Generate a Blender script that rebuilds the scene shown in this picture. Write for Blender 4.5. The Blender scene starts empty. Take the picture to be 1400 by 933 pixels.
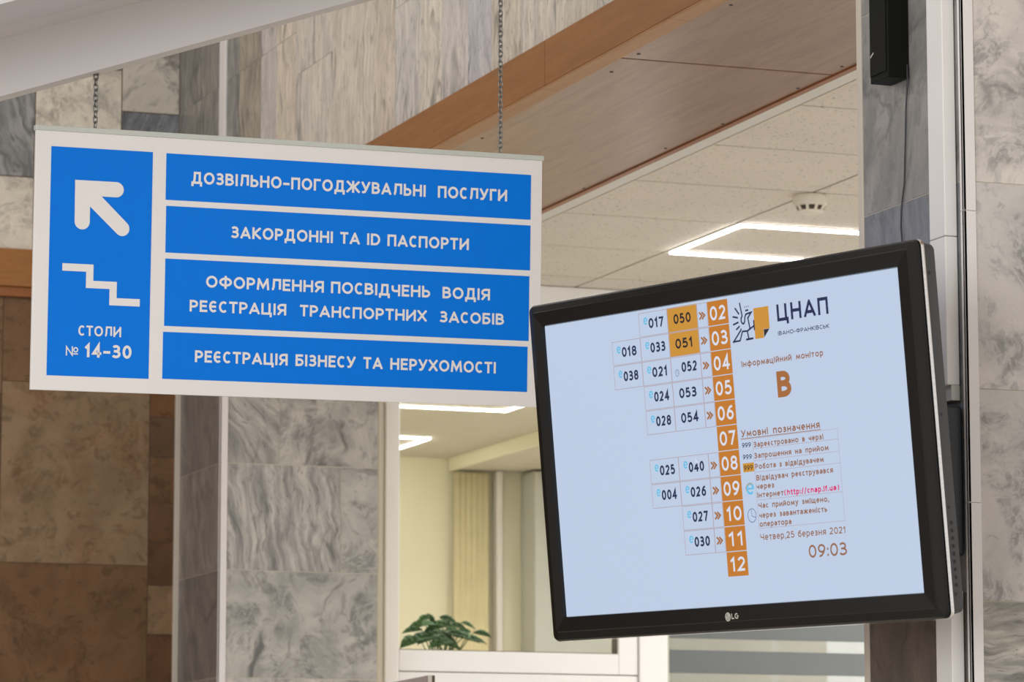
import bpy, bmesh, math, random
from mathutils import Matrix, Vector
from mathutils.geometry import tessellate_polygon
random.seed(7)
SC = bpy.context.scene
COL = SC.collection
EYE = 1.6                                   # camera height above the floor

# ------------------------------------------------------------------ camera, world, lights, exposure
cam_d = bpy.data.cameras.new('camera')
cam_d.sensor_width = 36.0
cam_d.lens = 5090.0 / 1400.0 * 36.0
cam_d.clip_start = 0.1
cam_d.clip_end = 100
cam_d.dof.use_dof = True
cam_d.dof.focus_distance = 7.0
cam_d.dof.aperture_fstop = 15.0
cam = bpy.data.objects.new('camera', cam_d)
cam.location = (0, 0, EYE)
cam.rotation_euler = (math.radians(90) + math.atan(719 / 5090), 0, math.radians(-20.3))
COL.objects.link(cam)
SC.camera = cam

SC.view_settings.view_transform = 'Standard'
SC.view_settings.look = 'None'
SC.view_settings.exposure = 0.0
SC.view_settings.gamma = 1.0
SC.view_settings.use_curve_mapping = False
SC.cycles.use_denoising = True
SC.cycles.max_bounces = 10

world = bpy.data.worlds.new('hall_light')
SC.world = world
world.use_nodes = True
bg = world.node_tree.nodes['Background']
bg.inputs[0].default_value = (1.0, 0.965, 0.925, 1)
bg.inputs[1].default_value = 0.80


def area_light(name, loc, target, size, size_y, power, color):
    d = bpy.data.lights.new(name, 'AREA')
    d.shape = 'RECTANGLE'
    d.size = size
    d.size_y = size_y
    d.energy = power
    d.color = color
    o = bpy.data.objects.new(name, d)
    o.location = loc
    o.rotation_euler = (Vector(target) - Vector(loc)).to_track_quat('-Z', 'Y').to_euler()
    COL.objects.link(o)
    return o


# soft light added behind and left of the camera, for assumed unseen hall windows
area_light('added_hall_light', (-7.0, -3.0, 2.6), (2.6, 9.0, 2.6), 6.0, 3.6, 700, (0.95, 0.98, 1.0))


# unseen lights added to brighten the office and the space under the gallery
for nm_, x_, y_, z_, e_ in (('office_fill', 7.3, 14.6, 3.57, 80), ('office_fill', 5.2, 14.4, 3.63, 60), ('gallery_fill', 6.86, 11.07, 3.63, 70), ('gallery_fill', 6.86, 8.67, 3.63, 70)):
    area_light(nm_, (x_, y_, z_), (x_ + 0.0001, y_, 0), 0.6, 0.6, e_, (1.0, 0.97, 0.92))


# ------------------------------------------------------------------ materials
def s2l(c):
    return tuple(((v / 255) / 12.92 if v / 255 <= 0.04045 else ((v / 255 + 0.055) / 1.055) ** 2.4) for v in c)


def rgb(r, g, b):
    return s2l((r, g, b)) + (1.0,)


class NT:
    def __init__(self, name):
        self.m = bpy.data.materials.new(name)
        self.m.use_nodes = True
        self.t = self.m.node_tree
        self.b = self.t.nodes['Principled BSDF']

    def n(self, typ, **kw):
        x = self.t.nodes.new(typ)
        for k, v in kw.items():
            if k.startswith('i_'):
                x.inputs[k[2:].replace('_', ' ')].default_value = v
            else:
                setattr(x, k, v)
        return x

    def l(self, a, b):
        self.t.links.new(a, b)

    def mix(self, fac, a, b, mode='MIX'):
        x = self.n('ShaderNodeMix', data_type='RGBA', blend_type=mode)
        for sock, v in ((x.inputs[0], fac), (x.inputs[6], a), (x.inputs[7], b)):
            if isinstance(v, (int, float)):
                sock.default_value = v
            elif isinstance(v, tuple):
                sock.default_value = v
            else:
                self.l(v, sock)
        return x.outputs[2]

    def ramp(self, src, p0, p1, v0=0.0, v1=1.0):
        x = self.n('ShaderNodeMapRange')
        x.inputs[1].default_value = p0
        x.inputs[2].default_value = p1
        x.inputs[3].default_value = v0
        x.inputs[4].default_value = v1
        self.l(src, x.inputs[0])
        return x.outputs[0]

    def math(self, op, a, b=None):
        x = self.n('ShaderNodeMath', operation=op)
        for i, v in enumerate((a, b)):
            if v is None:
                continue
            if isinstance(v, (int, float)):
                x.inputs[i].default_value = v
            else:
                self.l(v, x.inputs[i])
        return x.outputs[0]

    def noise(self, vec, scale, detail=4.0, rough=0.55, dist=0.0):
        x = self.n('ShaderNodeTexNoise')
        x.inputs['Scale'].default_value = scale
        x.inputs['Detail'].default_value = detail
        x.inputs['Roughness'].default_value = rough
        x.inputs['Distortion'].default_value = dist
        self.l(vec, x.inputs['Vector'])
        return x.outputs['Fac']

    def mapping(self, vec, scale=(1, 1, 1), loc=(0, 0, 0), rot=(0, 0, 0)):
        x = self.n('ShaderNodeMapping')
        x.inputs['Scale'].default_value = scale
        x.inputs['Location'].default_value = loc
        x.inputs['Rotation'].default_value = rot
        self.l(vec, x.inputs['Vector'])
        return x.outputs['Vector']

    def bump(self, h, strength=0.1, dist=0.002):
        x = self.n('ShaderNodeBump')
        x.inputs['Strength'].default_value = strength
        x.inputs['Distance'].default_value = dist
        self.l(h, x.inputs['Height'])
        self.l(x.outputs[0], self.b.inputs['Normal'])


def plain(name, col, rough=0.5, metal=0.0, spec=0.5, var=0.04, scale=9.0, coat=0.0):
    k = NT(name)
    tc = k.n('ShaderNodeTexCoord')
    f = k.noise(tc.outputs['Object'], scale, 4)
    dark = tuple(c * (1 - var * 2) for c in col[:3]) + (1,)
    lite = tuple(min(1, c * (1 + var)) for c in col[:3]) + (1,)
    k.l(k.mix(k.ramp(f, 0.3, 0.7), dark, lite), k.b.inputs['Base Color'])
    k.b.inputs['Roughness'].default_value = rough
    k.b.inputs['Metallic'].default_value = metal
    k.b.inputs['Specular IOR Level'].default_value = spec
    k.b.inputs['Coat Weight'].default_value = coat
    return k.m


def emit(name, col, strength=1.0, gloss=False):
    k = NT(name)
    k.b.inputs['Base Color'].default_value = (0.01, 0.01, 0.012, 1)
    k.b.inputs['Roughness'].default_value = 0.25
    k.b.inputs['Specular IOR Level'].default_value = 0.4 if gloss else 0.0
    k.b.inputs['Emission Color'].default_value = col
    k.b.inputs['Emission Strength'].default_value = strength
    return k.m


def marble(name, sx=6.0, sy=1.0, streak=0.5, vein=0.6, vscale=3.0, patch=0.4, speck=0.15,
           dark=(0.50, 0.53, 0.58), dist=1.2, rough=0.32, fleck=0.5, rust=None):
    """veined stone; per-slab colour comes from the 'tint' attribute, per-slab position from the UV map"""
    k = NT(name)
    uv = k.n('ShaderNodeUVMap', uv_map='slab').outputs[0]
    tint = k.n('ShaderNodeAttribute', attribute_name='tint').outputs['Color']
    warp = k.n('ShaderNodeTexNoise')
    warp.inputs['Scale'].default_value = 3.5
    warp.inputs['Detail'].default_value = 3
    k.l(uv, warp.inputs['Vector'])
    wv = k.n('ShaderNodeVectorMath', operation='MULTIPLY_ADD')
    k.l(warp.outputs['Color'], wv.inputs[0])
    wv.inputs[1].default_value = (0.10 * dist, 0.10 * dist, 0)
    k.l(uv, wv.inputs[2])
    p = wv.outputs[0]
    ps = k.mapping(p, (sx, sy, 1))
    st = k.noise(ps, 6.0, 8, 0.62, 0.3)
    st = k.ramp(st, 0.39, 0.63)
    vn = k.noise(k.mapping(p, (sx * 0.5, sy, 1), (3.1, 1.7, 0)), vscale, 5, 0.5, 0.8)
    vn = k.math('ABSOLUTE', k.math('SUBTRACT', vn, 0.5))
    vn = k.ramp(vn, 0.004, 0.030, 1.0, 0.0)
    gate = k.ramp(k.noise(k.mapping(uv, (1, 1, 1), (9, 4, 0)), 5.0, 2), 0.42, 0.62)
    vn = k.math('MULTIPLY', vn, gate)
    pa = k.ramp(k.noise(k.mapping(p, (1, 1, 1), (5, 8, 0)), 7.0, 7, 0.66, 0.6), 0.49, 0.60)
    grain = k.ramp(k.noise(k.mapping(p, (min(sx, 3.0), 1, 1), (2, 2, 0)), 42.0, 5, 0.7, 0.4), 0.44, 0.56)
    pa = k.math('MULTIPLY', pa, k.math('ADD', k.math('MULTIPLY', grain, 0.75), 0.25))
    fl = k.ramp(k.noise(k.mapping(p, (sx * 1.6, sy * 2.2, 1), (7, 3, 0)), 11.0, 4, 0.6, 0.4), 0.585, 0.63)
    sp = k.ramp(k.noise(uv, 140.0, 3, 0.7), 0.30, 0.75)
    dk = k.mix(1.0, tint, dark + (1,), 'MULTIPLY')
    c = k.mix(k.math('MULTIPLY', st, streak), tint, dk)
    c = k.mix(k.math('MULTIPLY', pa, patch), c, dk)
    dv = k.mix(1.0, tint, tuple(v * 0.62 for v in dark) + (1,), 'MULTIPLY')
    c = k.mix(k.math('MULTIPLY', fl, fleck), c, dv)
    c = k.mix(k.math('MULTIPLY', vn, vein), c, dv)
    c = k.mix(k.math('MULTIPLY', sp, speck), c, k.mix(1.0, c, (1.45, 1.42, 1.38, 1), 'MULTIPLY'))
    if rust:
        rs = k.ramp(k.noise(k.mapping(uv, (1, 1, 1), (13, 6, 0)), 4.0, 6, 0.7, 0.5), 0.50, 0.68)
        c = k.mix(k.math('MULTIPLY', rs, 0.55), c, k.mix(1.0, c, rust + (1,), 'MULTIPLY'))
    k.l(c, k.b.inputs['Base Color'])
    k.b.inputs['Roughness'].default_value = rough
    k.b.inputs['Specular IOR Level'].default_value = 0.3
    return k.m


def wood(name, c0, c1, axis_scale=(1, 14, 14), rough=0.35, scale=3.0, ring=0.0, rot=(0, 0, 0)):
    k = NT(name)
    tc = k.n('ShaderNodeTexCoord').outputs['Object']
    p = k.mapping(tc, axis_scale, (0, 0, 0), rot)
    f = k.noise(p, scale, 8, 0.6, 0.6)
    c = k.mix(k.ramp(f, 0.30, 0.70), c0, c1)
    g = k.noise(k.mapping(tc, tuple(v * 6 for v in axis_scale), (0, 0, 0), rot), scale, 4, 0.6)
    c = k.mix(k.ramp(g, 0.45, 0.75, 0.0, 0.35), c, tuple(v * 0.62 for v in c0[:3]) + (1,))
    k.l(c, k.b.inputs['Base Color'])
    k.b.inputs['Roughness'].default_value = rough
    k.bump(g, 0.08)
    return k.m


def ceiling_tile_mat():
    k = NT('mineral_fibre_tile')
    tc = k.n('ShaderNodeTexCoord').outputs['Object']
    f = k.noise(tc, 80.0, 2, 0.5)
    pits = k.ramp(f, 0.645, 0.685)
    g = k.noise(tc, 3.0, 3)
    c = k.mix(k.ramp(g, 0.3, 0.7), rgb(226, 219, 208), rgb(232, 225, 214))
    c = k.mix(k.math('MULTIPLY', pits, 0.65), c, rgb(120, 112, 100))
    k.l(c, k.b.inputs['Base Color'])
    k.b.inputs['Roughness'].default_value = 0.9
    k.b.inputs['Specular IOR Level'].default_value = 0.1
    k.bump(f, 0.15)
    return k.m


def brushed(name, col, rough):
    k = NT(name)
    tc = k.n('ShaderNodeTexCoord').outputs['Object']
    f = k.noise(k.mapping(tc, (4, 4, 120)), 6.0, 3)
    k.l(k.mix(k.ramp(f, 0.3, 0.7), tuple(c * .85 for c in col[:3]) + (1,), col), k.b.inputs['Base Color'])
    k.b.inputs['Metallic'].default_value = 1.0
    k.b.inputs['Roughness'].default_value = rough
    return k.m


M = {}
M['marble_cream'] = marble('marble_cream', 7.0, 0.8, 0.62, 0.9, 2.0, 0.40, 0.20, (0.53, 0.55, 0.59), 1.2, fleck=0.7)
M['marble_cloud'] = marble('marble_cloud', 1.4, 1.1, 0.30, 0.6, 2.4, 0.85, 0.22, (0.44, 0.45, 0.47), 1.8, fleck=0.30)
M['marble_streak'] = marble('marble_streak', 6.0, 0.8, 0.95, 0.8, 2.2, 0.45, 0.2, (0.44, 0.46, 0.485), 1.7, fleck=0.6)
M['marble_blotch'] = marble('marble_blotch', 1.6, 1.0, 0.55, 0.9, 2.6, 0.95, 0.2, (0.42, 0.44, 0.465), 2.6, fleck=0.35)
M['marble_dark'] = marble('marble_dark', 3.0, 0.9, 0.75, 0.6, 2.2, 0.6, 0.3, (0.55, 0.57, 0.60), 2.0, fleck=0.3)
M['stone_brown'] = marble('stone_brown', 1.3, 1.0, 0.50, 0.0, 3.0, 0.75, 0.40, (0.55, 0.49, 0.43), 2.0, 0.55, fleck=0.45, rust=(1.12, 0.86, 0.64))
M['grout'] = plain('grout', rgb(206, 198, 180), 0.9)
M['grout_brown'] = plain('grout_brown', rgb(92, 72, 54), 0.9)
M['white_trim'] = plain('white_trim', rgb(226, 220, 218), 0.4, var=0.01)
M['cream_trim'] = plain('cream_trim', rgb(196, 186, 172), 0.5, var=0.02)
M['plaster'] = plain('white_plaster', rgb(206, 201, 200), 0.75, var=0.012, scale=2.0)
M['fascia'] = wood('fascia_wood', rgb(148, 95, 45), rgb(163, 109, 55), (14, 1, 14), 0.45)
M['fascia_x'] = wood('fascia_wood_cross', rgb(148, 95, 45), rgb(163, 109, 55), (1, 14, 14), 0.45)
M['lip'] = wood('fascia_wood_uplit', rgb(172, 126, 84), rgb(184, 138, 94), (14, 1, 14), 0.5)  # same wood as the fascia, light from below put into its paler colour
M['soffit'] = wood('soffit_veneer', rgb(140, 104, 84), rgb(166, 130, 107), (16, 1.2, 16), 0.30, 2.4)
M['soffit_edge'] = plain('soffit_edge_wood', rgb(150, 92, 48), 0.4, var=0.05)
M['tile'] = ceiling_tile_mat()
M['tbar'] = plain('ceiling_grid', rgb(172, 165, 154), 0.8)  # darker than the tiles, the shade of the joints put into the colour
M['angle'] = plain('wall_angle_white', rgb(226, 224, 220), 0.5, var=0.01)
M['sign_white'] = plain('sign_white', rgb(232, 227, 224), 0.35, var=0.006)
M['sign_blue'] = plain('sign_blue', (0.0, 0.185, 0.76, 1), 0.35, var=0.012, scale=40, spec=0.15)
M['rail'] = plain('rail_pale', rgb(196, 198, 190), 0.45, var=0.01)
M['chain'] = brushed('chain_steel', (0.26, 0.26, 0.25, 1), 0.42)
M['pvc'] = plain('white_pvc', rgb(244, 243, 241), 0.3, var=0.008)
M['pvc_cream'] = plain('pvc_seal_cream', rgb(226, 220, 208), 0.4, var=0.01)
M['gasket'] = plain('gasket', rgb(120, 112, 100), 0.6)
M['bezel'] = plain('bezel_black', (0.006, 0.0057, 0.0054, 1), 0.20, var=0.02, spec=0.32)
M['shell'] = plain('shell_charcoal', (0.055, 0.055, 0.058, 1), 0.5, var=0.04)
M['silver'] = brushed('silver_trim', (0.92, 0.90, 0.90, 1), 0.22)
M['logo'] = plain('logo_silver', rgb(205, 200, 190), 0.4, 0.3)
M['black'] = plain('black_plastic', (0.012, 0.013, 0.016, 1), 0.35, var=0.05)
M['steel'] = brushed('bolt_steel', (0.6, 0.6, 0.6, 1), 0.35)
M['speaker'] = plain('speaker_olive_black', (0.007, 0.008, 0.0065, 1), 0.5, var=0.06, spec=0.12)
M['trunk'] = plain('trunking_white', rgb(226, 221, 218), 0.38, var=0.01)
M['detector'] = plain('detector_ivory', rgb(240, 233, 220), 0.4, var=0.01)
M['dark_slot'] = plain('slot_dark', rgb(88, 78, 74), 0.7)
M['led'] = emit('led_tube', (1.0, 0.98, 0.94, 1), 13.0)
M['led_warm'] = emit('led_tube_office', (1.0, 0.97, 0.90, 1), 17.0)
M['yellow'] = plain('yellow_wall', rgb(234, 229, 204), 0.8, var=0.015, scale=1.5)
M['tan'] = plain('tan_curtain', rgb(232, 220, 180), 0.85, var=0.03)
M['grey_panel'] = plain('grey_panel', rgb(200, 202, 198), 0.4, var=0.015)
M['office_ceil'] = plain('office_ceiling', rgb(206, 200, 188), 0.9, var=0.02)
M['leaf'] = plain('leaf_green', rgb(92, 128, 84), 0.75, var=0.25, scale=22, spec=0.08)
M['stem'] = plain('stem_green', rgb(96, 120, 66), 0.6)
M['pot'] = plain('pot_terracotta', rgb(168, 108, 76), 0.7)
M['blind'] = plain('blind_grey', rgb(108, 113, 114), 0.8, var=0.02)
k = NT('blind_sheer')
tr = k.n('ShaderNodeBsdfTransparent')
mx = k.n('ShaderNodeMixShader')
mx.inputs[0].default_value = 0.62
k.l(tr.outputs[0], mx.inputs[1])
k.b.inputs['Base Color'].default_value = rgb(172, 172, 162)
k.b.inputs['Roughness'].default_value = 0.9
k.l(k.b.outputs[0], mx.inputs[2])
k.l(mx.outputs[0], k.t.nodes['Material Output'].inputs['Surface'])
M['sheer'] = k.m
M['floor'] = None
M['stand'] = plain('stand_taupe', rgb(150, 138, 134), 0.5, var=0.03)
M['stand_edge'] = plain('stand_edge_pale', rgb(205, 198, 190), 0.4)
M['stand_dark'] = plain('stand_edge_dark', rgb(72, 58, 40), 0.5)
M['cable'] = plain('cable_black', (0.03, 0.032, 0.036, 1), 0.5)
M['cabinet'] = plain('cabinet_beige', rgb(208, 198, 176), 0.5)

k = NT('floor_stone')
tc = k.n('ShaderNodeTexCoord').outputs['Object']
br = k.n('ShaderNodeTexBrick')
br.inputs['Scale'].default_value = 1.0
br.inputs['Brick Width'].default_value = 0.6
br.inputs['Row Height'].default_value = 0.6
br.inputs['Mortar Size'].default_value = 0.006
br.offset = 0.0
br.inputs['Color1'].default_value = rgb(214, 208, 198)
br.inputs['Color2'].default_value = rgb(222, 215, 204)
br.inputs['Mortar'].default_value = rgb(160, 154, 146)
k.l(tc, br.inputs['Vector'])
nf = k.noise(tc, 30, 6, 0.7)
k.l(k.mix(k.ramp(nf, .3, .7, 0, .4), br.outputs['Color'], rgb(178, 170, 160)), k.b.inputs['Base Color'])
k.b.inputs['Roughness'].default_value = 0.3
M['floor'] = k.m

k = NT('window_glass')
k.b.inputs['Base Color'].default_value = (0.97, 0.98, 0.97, 1)
k.b.inputs['Roughness'].default_value = 0.0
k.b.inputs['Transmission Weight'].default_value = 1.0
k.b.inputs['IOR'].default_value = 1.12
M['glass'] = k.m

# screen colours (the picture a lit screen gives off)
SCOL = dict(bg=(196, 212, 236), navy=(42, 50, 84), orange=(203, 128, 48), amber=(212, 152, 60), brown=(158, 108, 76),
            cyan=(112, 200, 238), pink=(226, 44, 112), line=(186, 172, 182), white=(226, 232, 246), dark=(50, 44, 46),
            slate=(120, 132, 170), rust=(172, 112, 62))
for kk, vv in SCOL.items():
    M['s_' + kk] = emit('screen_' + kk, rgb(*vv), 0.90, gloss=(kk == 'bg'))
M['daylight'] = emit('daylight_pane', (0.92, 0.96, 1.0, 1), 2.6)


# ------------------------------------------------------------------ mesh helpers
class MB:
    def __init__(self):
        self.bm = bmesh.new()
        self.uv = None

    def face(self, pts, mi=0):
        vs = [self.bm.verts.new(p) for p in pts]
        try:
            f = self.bm.faces.new(vs)
            f.material_index = mi
            return f
        except ValueError:
            return None

    def box(self, x0, x1, y0, y1, z0, z1, mi=0):
        v = [self.bm.verts.new((x, y, z)) for x in (x0, x1) for y in (y0, y1) for z in (z0, z1)]
        for q in ((0, 1, 3, 2), (4, 6, 7, 5), (0, 4, 5, 1), (2, 3, 7, 6), (0, 2, 6, 4), (1, 5, 7, 3)):
            self.bm.faces.new([v[i] for i in q]).material_index = mi
        return self

    def hexa(self, a, b, mi=0):
        """two matching rings (lists of points) bridged and capped"""
        va = [self.bm.verts.new(p) for p in a]
        vb = [self.bm.verts.new(p) for p in b]
        n = len(a)
        for i in range(n):
            self.bm.faces.new([va[i], va[(i + 1) % n], vb[(i + 1) % n], vb[i]]).material_index = mi
        self.bm.faces.new(va[::-1]).material_index = mi
        self.bm.faces.new(vb).material_index = mi
        return self

    def rings(self, rings, cap0=False, cap1=False, mi=0, closed=False):
        vr = [[self.bm.verts.new(p) for p in r] for r in rings]
        n = len(vr[0])
        seq = list(zip(vr, vr[1:])) + ([(vr[-1], vr[0])] if closed else [])
        for a, b in seq:
            for i in range(n):
                self.bm.faces.new([a[i], a[(i + 1) % n], b[(i + 1) % n], b[i]]).material_index = mi
        if cap0:
            self.bm.faces.new(vr[0][::-1]).material_index = mi
        if cap1:
            self.bm.faces.new(vr[-1]).material_index = mi
        return self

    def tube(self, path, r, seg=8, closed=False, mi=0):
        P = [Vector(p) for p in path]
        n = len(P)
        rings = []
        up = Vector((0.13, 0.29, 0.95)).normalized()
        for i in range(n):
            if closed:
                t = P[(i + 1) % n] - P[i - 1]
            else:
                t = P[min(i + 1, n - 1)] - P[max(i - 1, 0)]
            t.normalize()
            a = t.cross(up)
            if a.length < 1e-3:
                a = t.cross(Vector((1, 0, 0)))
            a.normalize()
            b = a.cross(t)
            rr = r[i] if isinstance(r, (list, tuple)) else r
            rings.append([P[i] + a * rr * math.cos(2 * math.pi * j / seg) + b * rr * math.sin(2 * math.pi * j / seg) for j in range(seg)])
        self.rings(rings, not closed, not closed, mi, closed)
        return self

    def lathe(self, prof, c=(0, 0, 0), seg=32, mi=0):
        rings = [[(c[0] + r * math.cos(2 * math.pi * j / seg), c[1] + r * math.sin(2 * math.pi * j / seg), c[2] + z) for j in range(seg)] for r, z in prof]
        self.rings(rings, True, True, mi)
        return self

    def slab(self, O, U, V, u0, u1, v0, v1, tint, ang=0.0, mi=0, depth=0.0012):
        """one wall slab standing out of a wall: O origin, U/V in-plane unit vectors, facing U x V"""
        if self.uv is None:
            self.uv = self.bm.loops.layers.uv.new('slab')
            self.tl = self.bm.loops.layers.float_color.new('tint')
        N = U.cross(V)
        off = (random.uniform(0, 40), random.uniform(0, 40))
        ca, sa = math.cos(ang), math.sin(ang)
        c = [O + U * u + V * v for u, v in ((u0, v0), (u1, v0), (u1, v1), (u0, v1))]
        uvc = [(u0, v0), (u1, v0), (u1, v1), (u0, v1)]
        front = [self.bm.verts.new(p) for p in c]
        back = [self.bm.verts.new(p - N * depth) for p in c]
        fs = [(front, [0, 1, 2, 3])]
        for i in range(4):
            j = (i + 1) % 4
            fs.append(([front[j], front[i], back[i], back[j]], [j, i, i, j]))
        for vs, idx in fs:
            f = self.bm.faces.new(vs)
            f.material_index = mi
            for lp, q in zip(f.loops, idx):
                a, b = uvc[q]
                lp[self.uv].uv = (ca * a - sa * b + off[0], sa * a + ca * b + off[1])
                lp[self.tl] = tint

    def build(self, name, mats, parent=None, smooth=False, bevel=0.0, seg=2, normals=True):
        if normals:
            bmesh.ops.recalc_face_normals(self.bm, faces=self.bm.faces)
        me = bpy.data.meshes.new(name)
        self.bm.to_mesh(me)
        self.bm.free()
        for m in (mats if isinstance(mats, (list, tuple)) else [mats]):
            me.materials.append(m)
        if smooth:
            for p in me.polygons:
                p.use_smooth = True
        o = bpy.data.objects.new(name, me)
        COL.objects.link(o)
        if parent is not None:
            o.parent = parent
        if bevel:
            b = o.modifiers.new('bevel', 'BEVEL')
            b.width = bevel
            b.segments = seg
            b.limit_method = 'ANGLE'
        return o


def tag(o, label=None, cat=None, group=None, kind=None):
    if label:
        o['label'] = label
    if cat:
        o['category'] = cat
    if group:
        o['group'] = group
    if kind:
        o['kind'] = kind
    return o


def struct(o, label=None, cat=None):
    return tag(o, label, cat, None, 'structure')


def empty(name, loc=(0, 0, 0), mat=None):
    o = bpy.data.objects.new(name, None)
    o.empty_display_size = 0.1
    if mat is not None:
        o.matrix_world = mat
    else:
        o.location = loc
    COL.objects.link(o)
    return o


def rrect(hw_l, hw_r, hb, ht, r, y, n=6):
    """rounded rectangle ring in the local XZ plane, counter-clockwise from bottom right"""
    pts = []
    for cx, cz, a0 in ((hw_r - r, hb + r, -90), (hw_r - r, ht - r, 0), (hw_l + r, ht - r, 90), (hw_l + r, hb + r, 180)):
        for i in range(n + 1):
            a = math.radians(a0 + 90 * i / n)
            pts.append((cx + r * math.cos(a), y, cz + r * math.sin(a)))
    return pts


# ------------------------------------------------------------------ lettering: a stroke alphabet
def arc(cx, cy, rx, ry, a0, a1, n=14):
    return [(cx + rx * math.cos(math.radians(a0 + (a1 - a0) * i / n)), cy + ry * math.sin(math.radians(a0 + (a1 - a0) * i / n))) for i in range(n + 1)]


def bowl(y0, y1, xs=0.45, xe=1.0):
    return [(0, y1)] + arc(xs, (y0 + y1) / 2, xe - xs, (y1 - y0) / 2, 90, -90, 12) + [(0, y0)]


OVAL = arc(.5, .5, .5, .5, 90, 450, 32)
CEE = arc(.56, .5, .56, .5, 48, 312, 24)
G = {}


def gl(ch, w, *strokes, clip=False):
    G[ch] = (w, strokes, clip)


B_ = 'b'
gl('А', .72, [(0, 0), (.5, 1), (1, 0)], [(.2, .25), (.8, .25)], clip=True)
gl('Б', .58, [(.9, 1), (0, 1), (0, 0)], bowl(0, .58))
gl('В', .60, [(0, 0), (0, 1)], bowl(.53, 1, .42, .9), bowl(0, .53, .42, 1))
gl('Г', .50, [(0, 0), (0, 1), (1, 1)])
gl('Д', .76, [(0, -.2), (0, 0), (1, 0), (1, -.2)], [(.14, 0), (.24, .35), (.27, 1), (.84, 1), (.84, 0)])
gl('Е', .52, [(1, 1), (0, 1), (0, 0), (1, 0)], [(0, .52), (.88, .52)])
gl('Є', .56, CEE, [(.05, .5), (.8, .5)])
gl('Ж', .98, [(.5, 0), (.5, 1)], [(.02, 1), (.42, .52), (0, 0)], [(.98, 1), (.58, .52), (1, 0)], [(.42, .52), (.58, .52)], clip=True)
gl('З', .54, arc(.42, .765, .5, .235, 150, -90, 16), arc(.42, .265, .58, .265, 90, -150, 16), [(.25, .53), (.42, .53)])
gl('И', .68, [(0, 1), (0, 0)], [(1, 1), (1, 0)], [(0, .08), (1, .92)], clip=True)
gl('Й', .68, [(0, 1), (0, 0)], [(1, 1), (1, 0)], [(0, .08), (1, .92)], arc(.5, 1.42, .28, .18, 180, 360, 8))
gl('І', .0, [(0, 0), (0, 1)])
gl('К', .62, [(0, 0), (0, 1)], [(.95, 1), (.16, .5), (1, 0)], [(0, .5), (.16, .5)], clip=True)
gl('Л', .68, [(0, 0), (.10, .02), (.20, .25), (.25, 1), (1, 1), (1, 0)], clip=True)
gl('М', .84, [(0, 0), (.09, 1), (.5, .18), (.91, 1), (1, 0)], clip=True)
gl('Н', .66, [(0, 0), (0, 1)], [(1, 0), (1, 1)], [(0, .52), (1, .52)])
gl('О', .76, OVAL)
gl('П', .64, [(0, 0), (0, 1), (1, 1), (1, 0)])
gl('Р', .57, [(0, 0), (0, 1)], bowl(.42, 1))
gl('С', .58, CEE)
gl('Т', .58, [(0, 1), (1, 1)], [(.5, 0), (.5, 1)])
gl('У', .64, [(0, 1), (.52, .3)], [(1, 1), (.48, .2), (.34, .03), (.10, 0)], clip=True)
gl('Ф', .86, arc(.5, .52, .5, .36, 90, 450, 28), [(.5, -.05), (.5, 1.05)])
gl('Х', .66, [(0, 0), (1, 1)], [(0, 1), (1, 0)], clip=True)
gl('Ц', .72, [(0, 1), (0, 0), (1, 0), (1, -.2)], [(.85, 1), (.85, 0)])
gl('Ч', .60, [(0, 1), (0, .62)] + arc(.4, .62, .4, .2, 180, 270, 6) + [(1, .42)], [(1, 0), (1, 1)])
gl('Ш', .92, [(0, 1), (0, 0), (1, 0), (1, 1)], [(.5, 0), (.5, 1)])
gl('Щ', .98, [(0, 1), (0, 0), (1, 0), (1, -.2)], [(.45, 0), (.45, 1)], [(.9, 0), (.9, 1)])
gl('Ь', .57, [(0, 0), (0, 1)], bowl(0, .58))
gl('Я', .62, [(1, 0), (1, 1)], [(1 - x, y) for x, y in bowl(.42, 1)], [(.5, .42), (.04, 0)], clip=True)
gl('D', .68, [(0, 0), (0, 1)], [(0, 1)] + arc(.4, .5, .6, .5, 90, -90, 18) + [(0, 0)])
gl('I', .0, [(0, 0), (0, 1)])
gl('L', .5, [(0, 1), (0, 0), (1, 0)])
gl('G', .66, arc(.56, .5, .56, .5, 48, 360, 24) + [(.6, .5)])
gl('-', .34, [(0, .4), (1, .4)])
gl('–', .46, [(0, .4), (1, .4)])
gl(' ', .22)
gl('.', .0, [(0, 0), (0, .01)])
gl(',', .06, [(1, .02), (0, -.16)])
gl(':', .0, [(0, .05), (0, .08)], [(0, .6), (0, .63)])
gl('/', .36, [(0, -.1), (1, 1.05)])
gl('(', .36, arc(1, .45, 1, .62, 112, 248, 12))
gl(')', .36, arc(0, .45, 1, .62, 68, -68, 12))
gl('№', 1.12, [(0, 0), (0, 1), (.52, 0), (.52, 1)], arc(.82, .66, .17, .26, 90, 450, 18), [(.66, .16), (.98, .16)])
gl('0', .60, OVAL)
gl('1', .36, [(.05, .80), (.72, 1), (.72, 0)])
gl('2', .56, arc(.48, .72, .46, .28, 165, -20, 14) + [(.72, .48), (0, 0), (1, 0)])
gl('3', .56, arc(.42, .765, .48, .235, 150, -90, 16), arc(.42, .265, .58, .265, 90, -150, 16), [(.28, .53), (.42, .53)])
gl('4', .60, [(.74, 0), (.74, 1), (0, .26), (1, .26)])
gl('5', .56, [(.9, 1), (.14, 1), (.08, .56)] + arc(.42, .31, .58, .31, 110, -150, 16))
gl('6', .58, arc(.5, .31, .5, .31, 90, 450, 24), [(.82, 1), (.5, .92), (.18, .66), (0, .34)])
gl('7', .54, [(0, 1), (1, 1), (.35, 0)])
gl('8', .58, arc(.5, .765, .44, .235, 90, 450, 24), arc(.5, .27, .5, .27, 90, 450, 24))
gl('9', .58, arc(.5, .69, .5, .31, 90, 450, 24), [(.18, 0), (.5, .08), (.82, .34), (1, .66)])
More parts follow.
